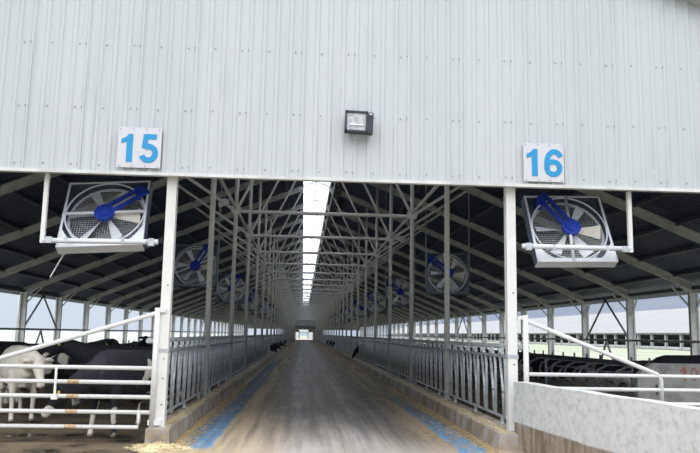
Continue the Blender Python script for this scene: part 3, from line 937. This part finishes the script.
# ------------------------------------------------------------------ cows
def cow_mesh(name, pose):
    a = MB()
    lie = pose == 'lying'; dz_ = -.52 if lie else 0
    body = [(-1.17, 1.20, .07, .08), (-1.10, 1.14, .20, .22), (-.92, 1.07, .27, .32), (-.6, 1.02, .30, .37), (-.2, .98, .35, .41), (.2, .98, .35, .42), (.5, 1.02, .29, .40), (.72, 1.06, .22, .35), (.86, 1.10, .14, .26)]
    a.loft([((x_, 0, z_+dz_), w_*(1.12 if lie else 1), h_) for x_, z_, w_, h_ in body], 16)
    if pose == 'stand': neck = [(.70, 0, 1.14), (.95, 0, 1.26), (1.16, 0, 1.36), (1.30, 0, 1.42)]; hd = Vector((.80, 0, -.60))
    elif pose == 'turn': neck = [(.70, 0, 1.12), (.92, .08, 1.20), (1.08, .24, 1.26), (1.14, .40, 1.28)]; hd = Vector((.35, .75, -.55))
    elif pose == 'mid': neck = [(.70, 0, 1.12), (.95, .02, 1.16), (1.15, .06, 1.16), (1.28, .10, 1.14)]; hd = Vector((.45, .10, -.88))
    elif pose == 'lowturn': neck = [(.70, 0, 1.04), (.92, -.10, .96), (1.02, -.26, .84), (1.02, -.42, .74)]; hd = Vector((.05, -.62, -.70))
    elif pose == 'low': neck = [(.70, 0, 1.06), (.98, 0, .98), (1.18, 0, .82), (1.30, 0, .68)]; hd = Vector((.55, 0, -.83))
    elif pose == 'feed': neck = [(.70, 0, 1.08), (1.0, 0, 1.02), (1.28, 0, .88), (1.46, 0, .72)]; hd = Vector((.42, 0, -.90))
    else: neck = [(.70, 0, .60), (.92, 0, .74), (1.10, 0, .88), (1.22, 0, .96)]; hd = Vector((.85, 0, -.5))
    hd.normalize()
    rr_ = [(.19, .29), (.14, .21), (.115, .165), (.10, .13)]
    a.loft([(p, w_, h_) for p, (w_, h_) in zip(neck, rr_)], 14)
    p0 = Vector(neck[-1]); H = []
    for d, w_, h_ in ((-.07, .09, .10), (.0, .115, .13), (.12, .11, .125), (.26, .08, .095), (.38, .068, .078), (.47, .075, .075), (.51, .05, .05)):
        H.append((p0+hd*d, w_, h_))
    a.loft(H, 14)
    sd = Vector((0,0,1)).cross(hd).normalized(); uu = hd.cross(sd)
    for s_ in (-1, 1):                                             # ears
        e0 = p0 + sd*s_*.09 + uu*.07
        a.loft([(e0, .035, .03), (e0+sd*s_*.10-uu*.02, .045, .055), (e0+sd*s_*.20-uu*.05, .02, .025)], 8)
    for s_ in (-1, 1):                                             # legs
        if not lie:
            sh = .04*s_
            a.loft([((-.82, s_*.16, .98), .14, .20), ((-.74, s_*.20, .74), .10, .14), ((-.86, s_*.19, .58), .065, .09), ((-.98, s_*.18, .46), .05, .065), ((-.95, s_*.18, .30), .038, .042), ((-.92+sh, s_*.18, .11), .043, .048), ((-.89+sh, s_*.18, 0), .058, .065)], 10)
            a.loft([((.55, s_*.17, .92), .11, .18), ((.56, s_*.185, .68), .08, .11), ((.57, s_*.18, .44), .05, .058), ((.57, s_*.18, .36), .042, .045), ((.57-sh, s_*.18, .12), .042, .046), ((.60-sh, s_*.18, 0), .055, .062)], 10)
        else:
            a.loft([((-.85, s_*.22, .40), .16, .18), ((-.45, s_*.40, .28), .13, .14), ((-.15, s_*.46, .12), .08, .08), ((-.45, s_*.50, .07), .055, .055), ((-.1, s_*.52, .06), .05, .05)], 10)
            a.loft([((.60, s_*.18, .36), .12, .14), ((.85, s_*.22, .20), .08, .09), ((1.0, s_*.20, .09), .06, .06), ((.75, s_*.24, .06), .045, .05)], 10)
    if not lie: a.ball((-.52, 0, .60), (.20, .15, .16))
    a.loft([((.75, 0, .86+dz_), .07, .14), ((.62, 0, .70+dz_), .09, .14), ((.35, 0, .62+dz_), .10, .10)], 10)
    if not lie: a.tube([(-1.14, 0, 1.26), (-1.22, 0, 1.12), (-1.23, .02, .80), (-1.20, .03, .58), (-1.19, .03, .40)], [.035, .03, .024, .035, .018], 8)
    me = a.mesh(name+'_src'); tmp = bpy.data.objects.new(name+'_src', me); COL.objects.link(tmp)
    md = tmp.modifiers.new('r', 'REMESH'); md.mode = 'VOXEL'; md.voxel_size = .024
    ms = tmp.modifiers.new('s', 'SMOOTH'); ms.factor = .5; ms.iterations = 3
    dg = bpy.context.evaluated_depsgraph_get(); dg.update()
    res = bpy.data.meshes.new_from_object(tmp.evaluated_get(dg)); res.name = name
    bpy.data.objects.remove(tmp)
    for p in res.polygons: p.use_smooth = True
    return res, p0, hd, sd, uu
CM = {}
def cow(pose, hide_, loc, rz, label, group=None, eyes=True, tagc=False):
    if pose not in CM: CM[pose] = cow_mesh('cow_'+pose, pose)
    me, p0, hd, sd, uu = CM[pose]
    key = (pose, hide_.name)
    if key not in CM:
        m2 = me.copy(); m2.name = 'cow'; m2.materials.clear(); m2.materials.append(hide_); CM[key] = m2
    o_ = bpy.data.objects.new('cow', CM[key]); COL.objects.link(o_)
    o_.location = loc; o_.rotation_euler = (0, 0, rz)
    if eyes:
        for s_ in (-1, 1):
            e = MB().ball(tuple(p0+hd*.12+sd*s_*.10+uu*.06), .022, 8).build('eye', eye_m, o_, True)
        MB().ball(tuple(p0+hd*.49-uu*.005), (.05, .05, .04), 10).build('muzzle', nose_m, o_, True)
    if tagc:
        for s_ in (-1, 1):
            q = p0+sd*s_*.22+uu*.0
            MB().box(tuple(q), (.02, .06, .07)).build('ear_tag', green_m, o_)
    tag(o_, label, 'cow', group)
    return o_
D = math.radians
# nearest cows in the left pen
cow('lowturn', hide_black, (-3.02, 13.02, 0), D(-106), 'black cow with white lower legs and lowered head nearest to the left gate', None, True, True)
cow('stand', hide_black, (-3.62, 15.7, 0), D(176), 'black cow standing broadside behind the cow nearest to the left gate', None, True, True)
cow('mid', hide_white, (-5.42, 14.9, 0), D(-62), 'cream cow with black marks facing the camera at the left photo edge', None, True, True)
cow('stand', hide_mixed, (-5.6, 17.4, 0), D(-8), 'black cow with white patches standing just behind the cream cow', None, True, True)
cow('stand', hide_dark, (-8.0, 19.9, 0), D(170), 'plain black cow farther back at the left edge of the photo')
cow('stand', hide_dark, (-3.55, 20.5, 0), D(84), 'plain black cow walking away beside the left headlocks')
cow('stand', hide_black, (-5.6, 27.0, 0), D(100), 'black cow standing in the middle of the left pen')
cow('stand', hide_dark, (-4.3, 33.0, 0), D(60), 'black cow standing deeper in the left pen')
# cows feeding through the headlocks
LG = 'cows feeding through the %s headlocks'
lf = [(53, 'nearest'), (57.4, 'second'), (61.5, 'third'), (68, 'fourth'), (75, 'fifth'), (84, 'sixth'), (96, 'seventh')]
for k, (yy, nm) in enumerate(lf):
    cow('feed', hide_black if k % 2 == 0 else hide_dark, (XL-1.35, yy, 0), D(0 + 6*((k*7) % 3-1)), '%s black cow feeding with lowered head through the left headlocks' % nm, LG % 'left', k < 2)
rf = [(46.3, 'nearest'), (81, 'second'), (89, 'third'), (100, 'fourth')]
for k, (yy, nm) in enumerate(rf):
    cow('feed', hide_dark, (XR+1.28, yy, 0), D(180 + 5*((k*5) % 3-1)), '%s black cow feeding with lowered head through the right headlocks' % nm, LG % 'right', k < 1)
# stalls and right pen
cow('stand', hide_dark, (9.3, 17.1, 0), D(2), 'black cow with only its back showing behind the numbered concrete end wall')
rs = [(10.6, 23.6, 'lying', 2), (9.4, 27.2, 'lying', 178), (9.4, 29.6, 'lying', 180), (9.4, 34.4, 'lying', 182), (9.4, 40.4, 'lying', 180)]
for k, (x_, y_, ps, an) in enumerate(rs):
    cow(ps, hide_dark if k % 2 else hide_black, (x_, y_, .18), D(an), 'black cow lying in the right free stalls, %s from the numbered wall' % ORD[k+1], 'cows lying in the right free stalls', False)
ls = [(-8.5, 23.6), (-8.5, 29.6), (-8.5, 33.2), (-8.5, 39.2)]
for k, (x_, y_) in enumerate(ls):
    cow('lying', hide_dark, (x_, y_, .18), D(0), 'black cow lying in the left free stalls, %s from the front' % ORD[k+1], 'cows lying in the left free stalls', False)
cow('stand', hide_dark, (5.6, 31, 0), D(95), 'black cow standing in the right pen alley, nearer one')
cow('stand', hide_black, (5.2, 41, 0), D(80), 'black cow standing in the right pen alley, farther one')

# ------------------------------------------------------------------ feed and hay scraps
def scraps(name, n_, fn, m_, label):
    a = MB()
    for k in range(n_):
        x_, y_, z_ = fn(); L = random.uniform(.03, .09); an = random.uniform(0, PI)
        d = Vector((math.cos(an), math.sin(an), random.uniform(-.15, .3)))*L
        p = Vector((x_, y_, z_+.006))
        a.bar(p, p+d, .006, .005)
    tag(a.build(name, m_), label, 'straw', None, 'stuff')
def heap(name, c_, r_x, r_y, h_, m_, label, cat='hay'):
    a = MB(); N, Mx = 22, 7
    a.v.append(Vector((c_[0], c_[1], h_)))
    for j in range(1, Mx+1):
        q = j/Mx
        for k in range(N):
            an = 2*PI*k/N; w_ = 1+.18*math.sin(an*3+1)+.08*math.sin(an*7)
            a.v.append(Vector((c_[0]+r_x*q*w_*math.cos(an), c_[1]+r_y*q*w_*math.sin(an), h_*(1-q**1.6)+random.uniform(-.006, .012)*(j < Mx))))
    for k in range(N): a.f.append([0, 1+k, 1+(k+1) % N])
    for j in range(Mx-1):
        for k in range(N):
            p = 1+j*N+k; q = 1+j*N+(k+1) % N; a.f.append([p, p+N, q+N, q])
    for k in range(260):
        an = random.uniform(0, 2*PI); q = math.sqrt(random.random())*1.1
        p = Vector((c_[0]+r_x*q*math.cos(an), c_[1]+r_y*q*math.sin(an), max(.004, h_*(1-min(1, q)**1.6)+.004)))
        t_ = random.uniform(0, PI); a.bar(p, p+Vector((math.cos(t_), math.sin(t_), random.uniform(0, .35)))*random.uniform(.04, .10), .007, .006)
    tag(a.build(name, m_), label, cat, None, 'stuff')
heap('hay_heap', (-2.08, 11.40, 0), .42, .24, .07, hay_m, 'small heap of pale hay against the front end of the left kerb')
scraps('straw_scatter', 1500, lambda: (-1.97+abs(random.gauss(0, .16)), 11.6+random.random()**1.6*14, 0), straw_m, 'scattered straw along the foot of the left kerb')
scraps('straw_scatter', 1300, lambda: (3.03-abs(random.gauss(0, .22)), 9.6+random.random()**1.6*16, 0), straw_m, 'scattered straw along the foot of the right kerb')
scraps('straw_scatter', 900, lambda: (random.uniform(3.12, 3.36), 11.7+random.random()**1.4*14, .24), hay_m, 'scattered straw on top of the right kerb')
scraps('straw_scatter', 700, lambda: (random.uniform(-2.2, -2.06), 11.9+random.random()**1.4*12, .24), hay_m, 'scattered straw on top of the left kerb')

# ------------------------------------------------------------------ back end of the barn and the barn beyond
PX0, PX1 = -2.2, 3.0
struct(MB().prism([(SL, 2.85), (SR, 2.85), (SR, roofz(SR)), (CX, RZ), (SL, roofz(SL))], YE+.05, YE+.12).build('wall_back', nb_wall_m))
struct(MB().box((.5, YE-.02, 3.45), (6.6, .08, .9)).build('trim_8', nb_dark_m))
struct(MB().box(((XL+PX0)/2-1, YE+.08, 1.42), (PX0-XL+2, .1, 2.85)).box(((XR+PX1)/2+1, YE+.08, 1.42), (XR-PX1+2, .1, 2.85)).build('wall_back_panels', nb_wall_m))
struct(MB().box((PX0+.12, YE-.02, 1.4), (.24, .1, 2.8)).box((PX1-.12, YE-.02, 1.4), (.24, .1, 2.8)).box(((PX0+PX1)/2, YE-.02, 2.88), (PX1-PX0, .1, .2)).build('door_1', post_m))
YB = YE+48
a = MB().box((-4.0, YB, 1.6), (5.4, .2, 3.2)).box((4.4, YB, 1.6), (5.0, .2, 3.2)).box((0, YB, 2.75), (16, .2, 1.0))
r_ = a.build('connecting_barn', nb_wall_m); tag(r_, 'small pale building with a doorway seen through the far end opening', 'building')
MB().box((-1.15, YB-.2, 1.05), (.35, .2, 2.1)).box((1.75, YB-.2, 1.05), (.35, .2, 2.1)).box((.3, YB-.2, 2.2), (3.3, .2, .35)).build('door_frame', nb_dark_m, r_)

def neighbour(x0, y0, y1, label, cols=True):
    w2 = 15.5; r_ = empty('neighbour_barn', (x0, y0, 0))
    L = y1-y0; e = 3.25; rz_ = 9.0
    sg = 1 if x0 > 0 else -1
    a = MB().prism([(0-sg*.8, e-.2), (sg*w2, rz_), (sg*(2*w2+.8), e-.2), (sg*(2*w2+.8), e-.05), (sg*w2, rz_+.15), (-sg*.8, e-.05)], 0, L)
    a.build('roof', nb_roof_m, r_)
    MB().prism([(0, e), (sg*w2, rz_), (sg*2*w2, e), (sg*2*w2, e-.1), (0, e-.1)], .5, .7).build('gable', nb_wall_m, r_)
    MB().box((sg*w2, L/2, 1.5), (.3, L-2, 3)).build('inner_wall', nb_dark_m, r_)
    MB().box((0, L/2, .25), (.2, L, .5)).build('low_wall', nb_wall_m, r_)
    for z_ in (1.65, 2.95): MB().box((-sg*.05, L/2, z_), (.12, L, .13)).build('side_rail', nb_wall_m, r_)
    n_ = int(L/6)
    a = MB(); a.box((0, 0, 1.6), (.5, .45, 3.2)); me = a.mesh('column'); me.materials.append(nb_wall_m)
    a = MB(); a.bar((0, 3, 3.1), (0, .6, 1.7), .1, .16, (1,0,0)); a.bar((0, 3, 3.1), (0, 5.4, 1.7), .1, .16, (1,0,0)); mv = a.mesh('cross_brace'); mv.materials.append(nb_wall_m)
    for k in range(n_+1):
        c_ = bpy.data.objects.new('column', me); COL.objects.link(c_); c_.parent = r_; c_.location = (0, k*6+.3, 0)
        if k % 5 == 1:
            c_ = bpy.data.objects.new('cross_brace', mv); COL.objects.link(c_); c_.parent = r_; c_.location = (-sg*.1, k*6+.3, 0)
    tag(r_, label, 'barn')
neighbour(72, 60, 640, 'long white-roofed barn with pale columns beyond the grass on the right')
tag(MB().tube([(0, 0, 0), (0, 0, 9)], [.16, .09], 10).build('light_pole', nb_wall_m, None, True, (-38, 102, 0)), 'thin pale pole standing in the field beyond the left side', 'pole')
